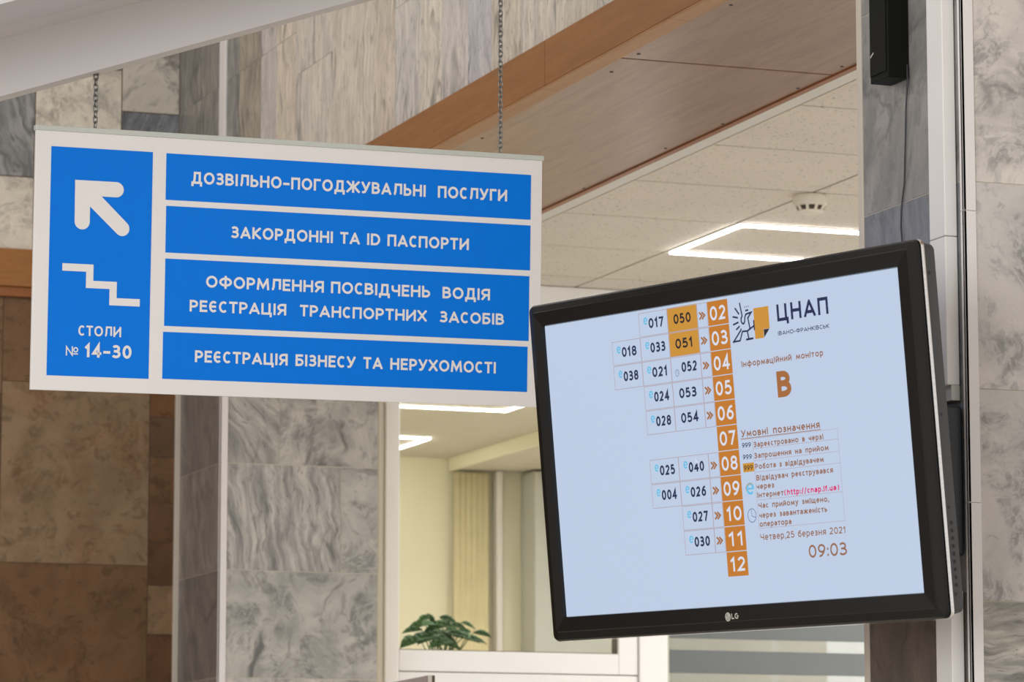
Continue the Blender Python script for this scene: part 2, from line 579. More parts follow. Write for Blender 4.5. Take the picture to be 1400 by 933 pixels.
X = .72
for up_, lo in zip('ВГДЄЖЗИКЛМНОПСТХЦЧШЩЬЯ', 'вгдєжзиклмнопстхцчшщья'):
    w_, st_, cl_ = G[up_]
    G[lo] = (w_ * .80, [[(x, y * X if y >= 0 else y) for x, y in s] for s in st_], X if cl_ else False)
gl('й', .55, *[[(x, y * X) for x, y in s] for s in G['И'][1]], arc(.5, 1.08, .3, .16, 180, 360, 8))
gl('і', .0, [(0, 0), (0, X)], [(0, .95), (0, .99)])
gl('i', .0, [(0, 0), (0, X)], [(0, .95), (0, .99)])
gl('а', .50, [(1, 0), (1, .48)] + arc(.5, .48, .5, .24, 0, 150, 10), arc(.46, .20, .46, .20, 90, 450, 20), [(.46, .40), (1, .40)])
gl('a', .50, *G['а'][1])
gl('б', .54, arc(.5, .33, .5, .33, 90, 450, 22), [(.95, 1), (.4, .9), (.08, .65), (0, .34)])
gl('е', .54, arc(.5, X / 2, .5, X / 2, 0, 310, 22) + [], [(0, X / 2), (1, X / 2)])
gl('р', .52, [(0, -.26), (0, X)], [(0, X - .06)] + arc(.5, X / 2, .5, X / 2, 110, -110, 16) + [(0, .06)])
gl('p', .52, *G['р'][1])
gl('у', .52, [(0, X), (.5, .06)], [(1, X), (.45, -.1), (.25, -.26), (0, -.26)])
gl('ф', .76, arc(.5, X / 2, .5, X / 2, 90, 450, 24), [(.5, -.26), (.5, 1)])
gl('h', .50, [(0, 0), (0, 1)], [(0, .5)] + arc(.5, .5, .5, .22, 150, 0, 10) + [(1, 0)])
gl('t', .34, [(.4, 1), (.4, .1), (.55, 0), (1, 0)], [(0, X), (1, X)])
gl('c', .48, [(x, y * X) for x, y in CEE])
gl('n', .50, [(0, 0), (0, X)], [(0, .5)] + arc(.5, .5, .5, .22, 150, 0, 10) + [(1, 0)])
gl('f', .34, [(1, 1), (.6, 1), (.4, .88), (.4, 0)], [(0, X), (1, X)])
gl('u', .50, [(0, X), (0, .22)] + arc(.5, .22, .5, .22, 180, 330, 10), [(1, 0), (1, X)])
gl('»', .62, [(0, 1), (.45, .5), (0, 0)], [(.5, 1), (.95, .5), (.5, 0)])


def ribbon(pts, hw, sq):
    """quads of a mitred stroke; sq: square ends"""
    P = [Vector((x, y)) for x, y in pts]
    Q = [P[0]]
    for p in P[1:]:
        if (p - Q[-1]).length > 1e-6:
            Q.append(p)
    P = Q
    if len(P) < 2:
        return []
    loop = (P[0] - P[-1]).length < 1e-5 and len(P) > 4
    if loop:
        P = P[:-1]
    n = len(P)
    if sq and not loop:
        d0 = (P[0] - P[1]).normalized()
        d1 = (P[-1] - P[-2]).normalized()
        P[0] = P[0] + d0 * hw
        P[-1] = P[-1] + d1 * hw
    L, R = [], []
    for i in range(n):
        if loop:
            a, b = P[i] - P[i - 1], P[(i + 1) % n] - P[i]
        else:
            a = P[i] - P[i - 1] if i else P[1] - P[0]
            b = P[i + 1] - P[i] if i < n - 1 else P[-1] - P[-2]
        a, b = a.normalized(), b.normalized()
        na, nb = Vector((-a.y, a.x)), Vector((-b.y, b.x))
        m = na + nb
        if m.length < 1e-4:
            m = na
        m.normalize()
        ln = hw / max(m.dot(na), 0.30)
        L.append(P[i] + m * ln)
        R.append(P[i] - m * ln)
    out = []
    for i in range(n if loop else n - 1):
        j = (i + 1) % n
        out.append([L[i], R[i], R[j], L[j]])
    return out


def clip_poly(poly, lo, hi):
    for sgn, lim in ((1, lo), (-1, -hi)):
        res = []
        for i in range(len(poly)):
            a, b = poly[i], poly[(i + 1) % len(poly)]
            ia, ib = sgn * a.y >= lim, sgn * b.y >= lim
            if ia:
                res.append(a)
            if ia != ib:
                t = (lim - sgn * a.y) / (sgn * b.y - sgn * a.y)
                res.append(a + (b - a) * t)
        poly = res
        if len(poly) < 3:
            return []
    return poly


def letter(mb, s, x0, x1, base, cap, weight, y, mi=0, gap=.12, space=.24, word=None):
    """write s between x0 and x1 on the local XZ plane at depth y; cap = capital height, weight = stroke / cap"""
    w = weight
    nat = sum((space if c == ' ' else max(G[c][0], w)) for c in s) + gap * (len(s) - 1)
    kx = (x1 - x0) / (nat * cap)
    x = 0.0
    wi = 0
    for ci, c in enumerate(s):
        if c == ' ':
            x += (space + gap) * kx
            wi += s[ci - 1] != ' '
            continue
        gw, st, cl = G[c]
        if word is not None and wi != word:
            x += max(gw * kx, w) + gap * kx
            continue
        W = max(gw * kx, w)
        for si, pts in enumerate(st):
            q = [(x + w / 2 + px * (W - w), w / 2 + py * (1 - w) if py >= 0 else w / 2 + py) for px, py in pts]
            straight = len(pts) <= 5
            for poly in ribbon(q, w / 2, straight):
                if cl:
                    poly = clip_poly(poly, 0, 1 if cl is True else w / 2 + X * (1 - w) + w / 2)
                    if not poly:
                        continue
                mb.face([(x0 + p.x * cap, y - 0.00006 * si, base + p.y * cap) for p in poly], mi)
        x += W + gap * kx
    return mb


def text_part(name, s, x0, x1, base, cap, weight, y, mat, parent, label=None, **kw):
    mb = MB()
    letter(mb, s, x0, x1, base, cap, weight, y, **kw)
    bmesh.ops.recalc_face_normals(mb.bm, faces=mb.bm.faces)
    for f in mb.bm.faces:
        if f.normal.y > 0:
            f.normal_flip()
    o = mb.build(name, mat, parent, normals=False)
    if label:
        o['label'] = label
    return o


def strokes_part(name, strokes, y, mat, parent):
    """strokes: list of (points, half width, square ends) in local XZ"""
    mb = MB()
    for pts, hw, sq in strokes:
        for poly in ribbon(pts, hw, sq):
            mb.face([(p.x, y, p.y) for p in poly])
    for f in mb.bm.faces:
        f.normal_update()
        if f.normal.y > 0:
            f.normal_flip()
    return mb.build(name, mat, parent, normals=False)


V3 = Vector
UX, UY, UZ = V3((1, 0, 0)), V3((0, 1, 0)), V3((0, 0, 1))
Z = EYE


def lin(r, g, b, j=0.0):
    q = s2l((r, g, b))
    m = 1 + random.uniform(-j, j)
    return (q[0] * m, q[1] * m, q[2] * m, 1.0)


# ================================================================== THE SETTING
mb = MB()
mb.box(-9, 10, -6, 18.2, -0.12, 0)
struct(mb.build('floor', M['floor']), 'grey stone tiled floor of the hall, below the picture', 'floor')

# --- back wall on the left: veined marble above the wooden band, brown stone below it
YB = 12.58
mb = MB()
mb.box(-9.0, 3.42, YB + 0.0015, YB + 0.28, 0, 5.2, 2)
O = V3((0, YB, 0))
cols = [(-8.9, -6.0), (-5.998, -3.0), (-2.998, -1.2), (-1.198, 0.62), (0.63, 0.94), (0.944, 1.25), (1.254, 1.56), (1.564, 1.87), (1.874, 2.25), (2.254, 2.56), (2.563, 2.872), (2.876, 3.182), (3.186, 3.392)]
grey, cream, mid, slate = (158, 156, 153), (222, 212, 196), (198, 189, 177), (140, 142, 144)
up_rows = [0.36 * i for i in range(8)]
palette = {10: [cream, grey, cream, cream, mid], 11: [cream, cream, mid, cream, grey], 12: [slate, slate, mid, cream, mid]}
starts = {10: 2.385, 11: 2.43, 12: 2.643}
for ci, (u0, u1) in enumerate(cols):
    s0 = starts.get(ci, 2.385 + 0.12 * (ci % 3))
    edges = [2.127] + [s0 + 0.36 * i for i in range(-1, 5) if 2.17 < s0 + 0.36 * i < 3.55] + [3.58]
    for r in range(len(edges) - 1):
        pal = palette.get(ci, [cream, grey, mid, cream, mid])
        t = pal[min(r, len(pal) - 1)]
        mi = 0 if t in (cream, mid) else 3
        mb.slab(O, UX, UZ, u0, u1, Z + edges[r] + 0.002, Z + edges[r + 1] - 0.002, lin(*t, 0.05), random.uniform(-.5, .5), mi)
bcols = [(-8.9, 1.9), (1.905, 2.772), (2.776, 3.300), (3.304, 3.392)]
bedges = {0: [-1.58, -0.6, 0.2, 1.0, 1.9], 1: [-1.58, -0.3, 0.71, 1.62, 1.955], 2: [-1.58, -0.2, 1.0365, 1.665, 1.955],
          3: [-1.58, -0.1, 0.45, 0.80, 0.97, 1.12, 1.26, 1.42, 1.56, 1.76, 1.955]}
bt = [(116, 88, 62), (134, 110, 84), (102, 74, 50), (124, 98, 72)]
bro = {2: [(104, 76, 52), (110, 82, 56), (136, 113, 88), (118, 90, 64)],
       3: [(100, 72, 48), (108, 80, 54), (96, 66, 42), (134, 108, 82), (98, 70, 46), (100, 72, 48), (112, 84, 58), (102, 78, 56), (118, 84, 54), (96, 66, 42)]}
for ci, (u0, u1) in enumerate(bcols):
    e = bedges[ci]
    for r in range(len(e) - 1):
        t = bro.get(ci, bt)[r % len(bro.get(ci, bt))]
        mb.slab(O, UX, UZ, u0, u1, Z + e[r] + 0.0015, Z + e[r + 1] - 0.0015, lin(*t, 0.03), random.uniform(-.3, .3), 1)
struct(mb.build('wall_left', [M['marble_cloud'], M['stone_brown'], M['grout_brown'], M['marble_streak']], normals=False),
       'left back wall, pale veined marble above and brown stone slabs below the wooden band', 'wall')

# --- wooden band on the left back wall
mb = MB()
mb.box(-9.0, 3.392, YB - 0.035, YB + 0.01, Z + 1.992, Z + 2.124)
mb.box(-9.0, 3.392, YB - 0.022, YB + 0.01, Z + 1.958, Z + 1.992, 1)
struct(mb.build('trim_1', [M['fascia_x'], M['soffit_edge']], bevel=0.003), 'orange brown wooden band across the left back wall', 'trim')

# --- gallery wall: the marble band that comes towards the camera above the sign
XA = 3.394
mb = MB()
mb.box(XA + 0.0015, XA + 0.22, 4.0, YB + 0.02, Z + 2.02, Z + 3.6, 2)
O = V3((XA, 0, 0))
ys = [12.585, 12.034, 11.97, 11.818, 11.557, 11.38, 11.16, 10.772, 10.344, 10.165, 9.933, 9.748, 9.526, 9.336, 9.108, 8.847, 8.55, 8.27, 7.95, 7.6, 7.3, 7.0, 6.7, 6.4, 6.1, 5.8, 5.4, 5.0, 4.6, 4.2]
tints = [(152, 146, 138), (152, 148, 144), (158, 154, 150), (178, 166, 150), (209, 200, 194), (229, 213, 194), (224, 213, 200), (229, 216, 200), (227, 211, 194), (224, 216, 207), (229, 218, 203), (222, 213, 205), (216, 211, 211), (227, 213, 196), (231, 220, 207), (227, 216, 200)]
for i in range(len(ys) - 1):
    t = tints[i] if i < len(tints) else random.choice(tints[6:])
    zs = [2.127, 2.643 if i < 6 else 2.50 + 0.2 * (i % 3), 3.56] if i < 14 else [2.127, 2.9, 3.56]
    for r in range(len(zs) - 1):
        mb.slab(O, -UY, UZ, -ys[i], -ys[i + 1] - 0.0025, Z + zs[r] + .001, Z + zs[r + 1] - .001, lin(*t, 0.035), random.uniform(-.12, .12), 1 if i < 4 else 0)
struct(mb.build('wall_gallery', [M['marble_cream'], M['marble_streak'], M['grout']], normals=False),
       'cream veined marble wall of narrow slabs above the wooden fascia', 'wall')

# --- wooden fascia board under it, in jointed lengths, with its lower edge coloured paler for light from below
mb = MB()
fj = [12.55, 10.6, 8.84, 7.05, 5.3, 4.0]
for a, b in zip(fj, fj[1:]):
    mb.box(XA - 0.034, XA + 0.02, b + 0.002, a - 0.002, Z + 2.004, Z + 2.125)
lj = [12.55, 11.4, 9.72, 8.86, 8.0, 7.1, 6.0, 4.0]
for a, b in zip(lj, lj[1:]):
    mb.box(XA - 0.034, XA + 0.02, b + 0.001, a - 0.001, Z + 1.9985, Z + 2.0035, 1)
struct(mb.build('trim_2', [M['fascia'], M['lip']], bevel=0.0015), 'orange brown wooden fascia running up to the right over the sign', 'trim')

# --- veneer soffit panels with screws
mb = MB()
sj = [12.02, 8.447, 6.05, 4.0]
for a, b in zip(sj, sj[1:]):
    mb.box(XA + 0.014, 3.995, b + 0.006, a - 0.006, Z + 2.0005, Z + 2.02)
mb.box(XA + 0.014, 3.995, 4.0, 12.02, Z + 2.004, Z + 2.024, 1)
mb.box(3.997, 4.017, 4.0, 12.02, Z + 1.996, Z + 2.03, 1)
for x, y in ((3.4375, 8.386), (3.453, 8.606), (3.985, 9.122), (3.982, 8.626), (3.974, 8.344), (3.973, 9.497), (3.985, 10.158), (3.44, 9.537), (3.44, 7.82), (3.97, 7.85), (3.98, 10.8), (3.44, 10.3)):
    mb.lathe([(0.0045, 0.0), (0.005, 0.004)], (x, y, Z + 1.9985), 10, 2)
struct(mb.build('ceiling_soffit', [M['soffit'], M['soffit_edge'], M['black']]), 'brown veneer panel soffit behind the wooden fascia', 'ceiling')

# --- suspended ceiling of white mineral tiles under the gallery
mb = MB()
mb.box(4.018, 9.0, 4.2, 12.33, Z + 2.0635, Z + 2.12, 1)
xs = [4.194 + 0.6 * i for i in range(9)]
yy = [10.283 + 0.6 * i for i in range(-11, 5)]
for i in range(len(xs) - 1):
    for j in range(len(yy) - 1):
        y1 = min(yy[j + 1], 12.328)
        mb.box(xs[i] + .006, xs[i + 1] - .006, yy[j] + .007, y1 - .007, Z + 2.06, Z + 2.069, 0)
mb.box(4.018, 4.19, 4.2, 12.328, Z + 2.058, Z + 2.069, 2)
struct(mb.build('ceiling', [M['tile'], M['tbar'], M['angle']]), 'white speckled mineral tile ceiling under the gallery', 'ceiling')

# --- left pillar, marble faced with white corner strips
mb = MB()
mb.box(3.4095, 3.962, 12.0415, 12.60, 0, Z + 2.0, 2)
dk1, dk2 = (146, 136, 128), (132, 124, 118)
O = V3((3.408, 0, 0))
zt = [-1.6 + 0.02] + [0.2671, 0.6272, 0.9873, 1.3486, 1.709, 1.997]
zt = [-1.58, -1.17, -0.81, -0.453, -0.093, 0.267, 0.627, 0.9875, 1.3486, 1.709, 1.996]
for r in range(len(zt) - 1):
    mb.slab(O, -UY, UZ, -12.565, -12.055, Z + zt[r] + .001, Z + zt[r + 1] - .001, lin(*(dk1 if r % 2 else dk2), 0.03), random.uniform(-.3, .3), 3)
O = V3((0, 12.04, 0))
g1, g2, g3 = (190, 184, 176), (182, 178, 171), (194, 188, 181)
rows = {4: [(3.43, 3.62), (3.623, 3.965)], 5: [(3.43, 3.79), (3.793, 3.965)], 6: [(3.43, 3.965)], 7: [(3.43, 3.8305), (3.8335, 3.965)], 8: [(3.43, 3.612), (3.6145, 3.965)], 9: [(3.43, 3.965)]}
ang = {(6, 0): 1.15, (7, 0): -0.12, (7, 1): 1.5, (8, 0): -0.62, (8, 1): 0.3}
mat_i = {(6, 0): 1, (7, 0): 0, (7, 1): 1, (8, 0): 0, (8, 1): 1}
for r in range(len(zt) - 1):
    for ci, (u0, u1) in enumerate(rows.get(r, [(3.43, 3.7), (3.703, 3.965)])):
        mb.slab(O, UX, UZ, u0, u1, Z + zt[r] + .0015, Z + zt[r + 1] - .0015, lin(*random.choice((g1, g2, g3)), 0.03), ang.get((r, ci), random.uniform(-.5, .5)), mat_i.get((r, ci), 1))
struct(mb.build('pillar_left', [M['marble_streak'], M['marble_blotch'], M['grout'], M['marble_dark']], normals=False),
       'left pillar faced with grey veined marble, below the sign', 'pillar')
mb = MB()
mb.box(3.406, 3.430, 12.032, 12.042, 0, Z + 1.995)
mb.box(3.406, 3.410, 12.032, 12.058, 0, Z + 1.995)
struct(mb.build('trim_3', M['white_trim'], bevel=0.002), 'white corner strip down the left pillar', 'trim')
mb = MB()
mb.box(3.392, 3.412, 12.563, 12.585, 0, Z + 1.995)
struct(mb.build('trim_4', M['cream_trim'], bevel=0.002), 'thin cream strip between the left pillar and the brown wall', 'trim')
mb = MB()
mb.box(3.386, 3.398, 11.968, 12.036, Z + 2.127, Z + 3.56)
struct(mb.build('trim_5', M['white_trim'], bevel=0.002), 'white vertical strip on the marble above the sign', 'trim')

# --- right pillar
XB, YF, YP = 2.95, 5.708, 6.112
mb = MB()
mb.box(XB + 0.0015, XB + 0.62, YF + 0.0015, YP - 0.002, 0, Z + 3.0, 2)
O = V3((XB, 0, 0))
zr = [-1.58, -1.36, -0.99, -0.63, -0.26, 0.105, 0.4675, 0.83, 1.184, 1.56, 1.93, 2.3, 2.65, 2.98]
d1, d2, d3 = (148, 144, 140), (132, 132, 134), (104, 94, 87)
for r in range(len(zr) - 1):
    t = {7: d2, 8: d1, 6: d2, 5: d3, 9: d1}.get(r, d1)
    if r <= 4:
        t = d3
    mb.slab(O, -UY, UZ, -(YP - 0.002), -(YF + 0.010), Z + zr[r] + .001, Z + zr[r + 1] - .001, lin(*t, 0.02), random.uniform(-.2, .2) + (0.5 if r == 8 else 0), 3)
O = V3((0, YF, 0))
zf = [-1.58, -1.3, -0.95, -0.6, -0.25, 0.09, 0.4512, 0.8187, 1.1824, 1.55, 1.93, 2.3, 2.65, 2.98]
p1, p2, p3 = (208, 200, 192), (200, 193, 188), (196, 188, 176)
for r in range(len(zf) - 1):
    t = {5: p3, 6: p2, 7: p2, 8: p1}.get(r, p1)
    mb.slab(O, UX, UZ, XB + 0.012, XB + 0.61, Z + zf[r] + .001, Z + zf[r + 1] - .001, lin(*t, 0.02), {5: 1.4, 6: 0.4, 7: -0.5, 8: 0.2}.get(r, 0.3), 1 if r == 5 else 0)
struct(mb.build('pillar_right', [M['marble_cloud'], M['marble_streak'], M['grout'], M['marble_dark']], normals=False),
       'right pillar, dark grey side and pale speckled marble front, beside the television', 'pillar')
mb = MB()
for z0, z1 in ((-1.6, 0.62), (0.6205, 1.13), (1.1305, 2.98)):
    mb.box(XB - 0.003, XB + 0.0215, YF - 0.003, YF + 0.003, Z + z0, Z + z1)
    mb.box(XB - 0.003, XB + 0.003, YF - 0.003, YF + 0.010, Z + z0, Z + z1)
struct(mb.build('trim_6', M['white_trim'], bevel=0.001), 'white corner angle down the right pillar', 'trim')
mb = MB()
mb.box(XB - 0.003, XB + 0.02, YP - 0.006, YP + 0.014, 0, Z + 2.98)
struct(mb.build('trim_7', M['cream_trim'], bevel=0.0015), 'thin pale strip down the far edge of the right pillar', 'trim')

# --- sloping white ceiling edge above the sign (rises to the right)
def zs(x):
    return Z + 1.5155 + 0.3465 * (x - 1.6875)


mb = MB()
x0, x1 = -0.6, 3.25
HB, HD = 0.112, 0.06
prof = lambda x: [(x, 6.84, zs(x)), (x, 6.935, zs(x) + 0.003), (x, 6.935, zs(x) + 0.42), (x, 6.50, zs(x) + 0.42), (x, 6.50, zs(x) + 0.125), (x, 6.79, zs(x) + 0.125), (x, 6.84, zs(x) + HB)]
mb.hexa(prof(x0), prof(x1))
struct(mb.build('ceiling_slope', M['plaster']), 'white sloping plaster ceiling edge at top left', 'ceiling')

# ================================================================== OFFICE behind the glazed partition
YW = 12.30
mb = MB()
mb.box(3.93, 9.4, 17.8, 18.0, 0, Z + 2.06)
struct(mb.build('wall_office', M['yellow']), 'pale yellow far wall of the office behind the glass', 'wall')
mb = MB()
mb.box(3.93, 4.0, 12.42, 17.8, 0, Z + 2.06)
struct(mb.build('wall_office_left', M['yellow']), 'pale yellow side wall of the office', 'wall')
mb = MB()
mb.box(9.2, 9.4, 12.42, 17.8, 0, Z + 2.06)
struct(mb.build('wall_office_right', M['yellow']), 'pale yellow right wall of the office', 'wall')
mb = MB()
mb.box(3.93, 9.4, 12.42, 18.0, Z + 2.06, Z + 2.2)
struct(mb.build('ceiling_office', M['office_ceil']), 'grey white office ceiling behind the glass', 'ceiling')
mb = MB()
mb.box(6.25, 9.19, 12.43, 17.79, Z + 2.0, Z + 2.059)
mb.box(6.235, 6.25, 12.43, 17.79, Z + 1.992, Z + 2.059, 1)
struct(mb.build('ceiling_office_lower', [M['office_ceil'], M['yellow']]), 'lowered office ceiling with a yellow edge', 'ceiling')
mb = MB()
mb.box(6.473, 6.505, 17.72, 17.79, 0, Z + 1.995)
struct(mb.build('trim_8', M['white_trim'], bevel=0.004), 'white vertical post against the yellow office wall', 'trim')
mb = MB()
mb.box(6.63, 7.75, 17.60, 17.79, 0, Z + 1.99)
mb.box(6.63, 7.75, 17.585, 17.60, 0.02, Z + 1.985)
wr = mb.build('wardrobe', M['grey_panel'], bevel=0.004)
tag(wr, 'pale grey cupboard front against the yellow office wall, right of the white post', 'cupboard')
# tan curtain left of the post
mb = MB()
n = 26
a, b = [], []
for i in range(n + 1):
    x = 6.25 + (6.44 - 6.25) * i / n
    y = 17.74 + 0.006 * math.sin(i * 1.5)
    a.append((x, y))
ring0 = [(x, y, 0.05) for x, y in a] + [(x, y + 0.012, 0.05) for x, y in reversed(a)]
ring1 = [(x, y, Z + 1.985) for x, y in a] + [(x, y + 0.012, Z + 1.985) for x, y in reversed(a)]
mb.hexa(ring0, ring1)
tag(mb.build('curtain', M['tan'], smooth=True), 'tan curtain hanging on the yellow office wall left of the white post', 'curtain')
# daylight window of the office, seen in slivers between the blind slats
mb = MB()
mb.box(7.82, 7.90, 17.74, 17.80, Z - 0.6, Z + 1.75)
mb.box(9.1, 9.18, 17.74, 17.80, Z - 0.6, Z + 1.75)
mb.box(7.90, 9.1, 17.74, 17.80, Z + 1.67, Z + 1.75)
mb.box(7.90, 9.1, 17.74, 17.80, Z - 0.6, Z - 0.52)
mb.box(8.03, 8.32, 17.74, 17.80, Z - 0.52, Z + 1.67)
mb.box(7.90, 8.008, 17.74, 17.80, Z - 0.52, Z + 1.67)
mb.box(7.90, 9.1, 17.785, 17.80, Z - 0.52, Z + 1.67, 1)
struct(mb.build('window_3', [M['pvc'], M['daylight']]), 'bright daylight window on the far office wall', 'window')

# --- glazed partition: window_1 with white frame, window_2 with the grey blind
mb = MB()
w0, w1 = 4.056, 5.139
y0, y1 = YW - 0.005, YW + 0.075
mb.box(w0, w0 + 0.022, y0 + 0.012, y1, 0, Z + 2.03, 1)
mb.box(w0 + 0.022, 4.130, y0, y1, 0, Z + 2.058)                     # left post
mb.box(4.130, 4.952, y0, y1, Z + 0.674, Z + 0.7474)                  # sash bottom rail
mb.box(4.952, 5.027, y0, y1, Z + 0.674, Z + 1.96)                   # sash right stile
mb.box(4.130, 5.027, y0, y1, Z + 1.92, Z + 2.058)                   # head
mb.box(5.029, w1, y0 - 0.008, y1, 0, Z + 2.03)                     # mullion
mb.box(4.130, 5.027, y0 + 0.002, y1, Z + 0.5976, Z + 0.671)         # transom
mb.box(4.137, 5.026, y0 + 0.02, y1 - 0.01, 0.0, Z + 0.5976)           # infill panel
w1o = struct(mb.build('window_1', [M['pvc'], M['pvc_cream']], bevel=0.004), 'white framed office window below the sign', 'window')
mb = MB()
mb.box(4.130, 4.1325, y0 + 0.012, y1 - 0.02, Z + 0.7484, Z + 1.92)
mb.box(4.9495, 4.952, y0 + 0.012, y1 - 0.02, Z + 0.7484, Z + 1.92)
mb.box(4.130, 4.952, y0 + 0.012, y1 - 0.02, Z + 0.7479, Z + 0.7509)
mb.build('gasket', M['gasket'], w1o)
mb = MB()
mb.box(4.131, 4.951, YW + 0.03, YW + 0.036, Z + 0.7484, Z + 1.92)
mb.build('glass_pane', M['glass'], w1o)
mb = MB()
mb.box(w1, 7.0, y0 + 0.01, y1, Z - 0.2, Z - 0.12)
mb.box(w1, 7.0, y0 + 0.01, y1, Z + 1.95, Z + 2.03)
mb.box(6.92, 7.0, y0 + 0.01, y1, Z - 0.12, Z + 1.95)
mb.box(w1, 7.0, y0 + 0.03, y1, 0, Z - 0.2)
w2o = struct(mb.build('window_2', M['pvc'], bevel=0.003), 'office window with the grey striped blind under the television', 'window')
mb = MB()
mb.box(w1, 6.92, YW + 0.05, YW + 0.056, Z - 0.12, Z + 1.95)
mb.build('glass_pane', M['glass'], w2o)
mb = MB()
mb.box(7.0, 9.4, YW, YW + 0.12, 0, Z + 2.06)
mb.box(3.93, 9.4, YW + 0.076, YW + 0.12, Z + 2.03, Z + 2.06)
struct(mb.build('wall_partition', M['plaster']), 'white wall right of the office windows', 'wall')

bl = empty('roller_blind', (6.09, YW - 0.01, Z - 0.1))
tag(bl, 'grey roller blind with dark bands and sheer gaps under the television', 'blind')
zc = 0.6857 + 0.1
bands = []
for kx in range(-6, 10):
    lo = zc + 0.1241 * kx
    bands.append((lo, lo + 0.0812))
for lo, hi in bands:
    if lo < 0.02 or hi > 2.0:
        continue
    mb = MB()
    mb.box(-0.945, 0.93, -0.004, 0.0, lo, hi)
    mb.build('band', M['blind'], bl)
    mb = MB()
    mb.box(-0.945, 0.93, -0.0025, -0.0015, hi, lo + 0.1241)
    mb.build('sheer_strip', M['sheer'], bl)
mb = MB()
mb.lathe([(0.028, -0.94), (0.028, 0.93)], (0, 0, 0), 20)
r_ = mb.build('roller', M['blind'], bl, smooth=False)
r_.rotation_euler = (0, math.pi / 2, 0)
r_.location = (0, 0.0, 2.02)

# ================================================================== OBJECTS IN THE OFFICE
def led_frame(name, x0, x1, y0, y1, z, mat, label, w=0.018, group=None):
    e = empty(name, ((x0 + x1) / 2, (y0 + y1) / 2, z))
    tag(e, label, 'ceiling light', group)
    hx, hy = (x1 - x0) / 2, (y1 - y0) / 2
    for a in ((-hx, hx, -hy, -hy + w), (-hx, hx, hy - w, hy), (-hx, -hx + w, -hy + w, hy - w), (hx - w, hx, -hy + w, hy - w)):
        m = MB()
        m.box(a[0], a[1], a[2], a[3], -0.010, -0.002)
        t = m.build('light_bar', mat, e, bevel=0.004)
        m = MB()
        m.box(a[0] - .001, a[1] + .001, a[2] - .001, a[3] + .001, -0.002, 0.0015)
        m.build('bar_housing', M['angle'], t)
    return e


led_frame('ceiling_light', 4.80, 5.99, 10.855, 11.45, Z + 2.058, M['led'], 'frame of white light bars on the tiled ceiling above the television')
led_frame('ceiling_light', 5.225, 5.812, 15.20, 15.785, Z + 2.058, M['led_warm'], 'long light bar of the nearer office ceiling light, at the top of the window', group=None)
led_frame('ceiling_light', 5.255, 5.845, 16.93, 17.52, Z + 2.058, M['led_warm'], 'corner of the farther office ceiling light, lower in the window')
# filing cabinet under the plant
cb = empty('cabinet', (4.75, 13.0, 0))
tag(cb, 'beige office cabinet under the window plant, hidden behind the frame', 'cabinet')
mb = MB()
mb.box(-0.6, 0.6, -0.2, 0.22, 0.0, Z + 0.62)
mb.build('body', M['cabinet'], cb, bevel=0.004)
for s in (-1, 1):
    mb = MB()
    mb.box(min(s * .01, s * .59), max(s * .01, s * .59), -0.222, -0.201, 0.06, Z + 0.60)
    d_ = mb.build('door', M['cabinet'], cb, bevel=0.003)
    mb = MB()
    mb.tube([(s * .05, -0.24, 1.0), (s * .05, -0.24, 1.16)], 0.006)
    mb.build('handle', M['steel'], d_)

pl = empty('potted_plant', (4.535, 13.0, Z + 0.62))
tag(pl, 'green leafy plant standing behind the lower edge of the office window', 'plant')
mb = MB()
mb.lathe([(0.05, 0.0), (0.07, 0.10), (0.078, 0.10), (0.078, 0.125), (0.068, 0.125), (0.064, 0.105)], (0, 0, 0), 28)
mb.build('pot', M['pot'], pl, smooth=True, bevel=0.002)
leaves = [(-.118, .00, .245, -35, .034), (-.095, .02, .262, 20, .036), (-.062, -.03, .268, 40, .040), (-.07, .02, .285, 60, .03), (-.018, .01, .262, -10, .046), (.012, -.02, .262, 25, .046),
          (.000, .02, .232, -20, .052), (.028, .01, .287, 50, .034), (.075, .02, .262, 30, .030), (.098, -.01, .268, 10, .026), (.085, .02, .245, 200, .03),
          (.06, -.02, .230, -15, .048), (.10, .02, .224, 15, .046), (.135, .01, .215, 30, .040), (-.045, .0, .225, 15, .056), (-.085, -.01, .215, -10, .052), (-.12, .02, .205, -30, .044),
          (.03, .03, .205, 10, .05), (-.02, -.04, .200, -5, .05), (.15, -.02, .236, 5, .030), (.05, .04, .25, 70, .034), (-.03, .04, .29, 100, .026)]
fo = MB()
stm = MB()
for i, (lx, ly, lz, an, ln) in enumerate(leaves):
    dirn = Vector((math.cos(math.radians(an)) * (1 if lx > -.01 else -1), random.uniform(-.5, .3), -0.25 + random.uniform(-.25, .2))).normalized()
    side = dirn.cross(Vector((random.uniform(-.2, .2), -.55, .85))).normalized()
    nrm = side.cross(dirn).normalized()
    c = Vector((lx, ly, lz))
    prof_ = [(-1, .02), (-.75, .38), (-.35, .62), (.1, .60), (.55, .40), (.85, .16), (1.05, .01)]
    top, mid_, bot = [], [], []
    for t, wd in prof_:
        ln_ = ln * 1.12
        p = c + dirn * (t * ln_) - Vector((0, 0, 1)) * (ln * .22 * t * t)
        top.append(p + side * wd * ln + nrm * .18 * wd * ln)
        mid_.append(p)
        bot.append(p - side * wd * ln + nrm * .18 * wd * ln)
    for A, B in ((top, mid_), (mid_, bot)):
        for q in range(len(A) - 1):
            fo.face([A[q], A[q + 1], B[q + 1], B[q]])
    base = c - dirn * ln
    stm.tube([(lx * .12, ly * .2, .10), (lx * .45, ly * .5, .10 + (lz - .10) * .55), tuple(base)], [0.003, 0.0024, 0.0016], 6)
fo = fo.build('foliage', M['leaf'], pl, smooth=True, normals=False)
sm_ = fo.modifiers.new('thick', 'SOLIDIFY')
sm_.thickness = 0.0012
stm.build('stem', M['stem'], pl, smooth=True)

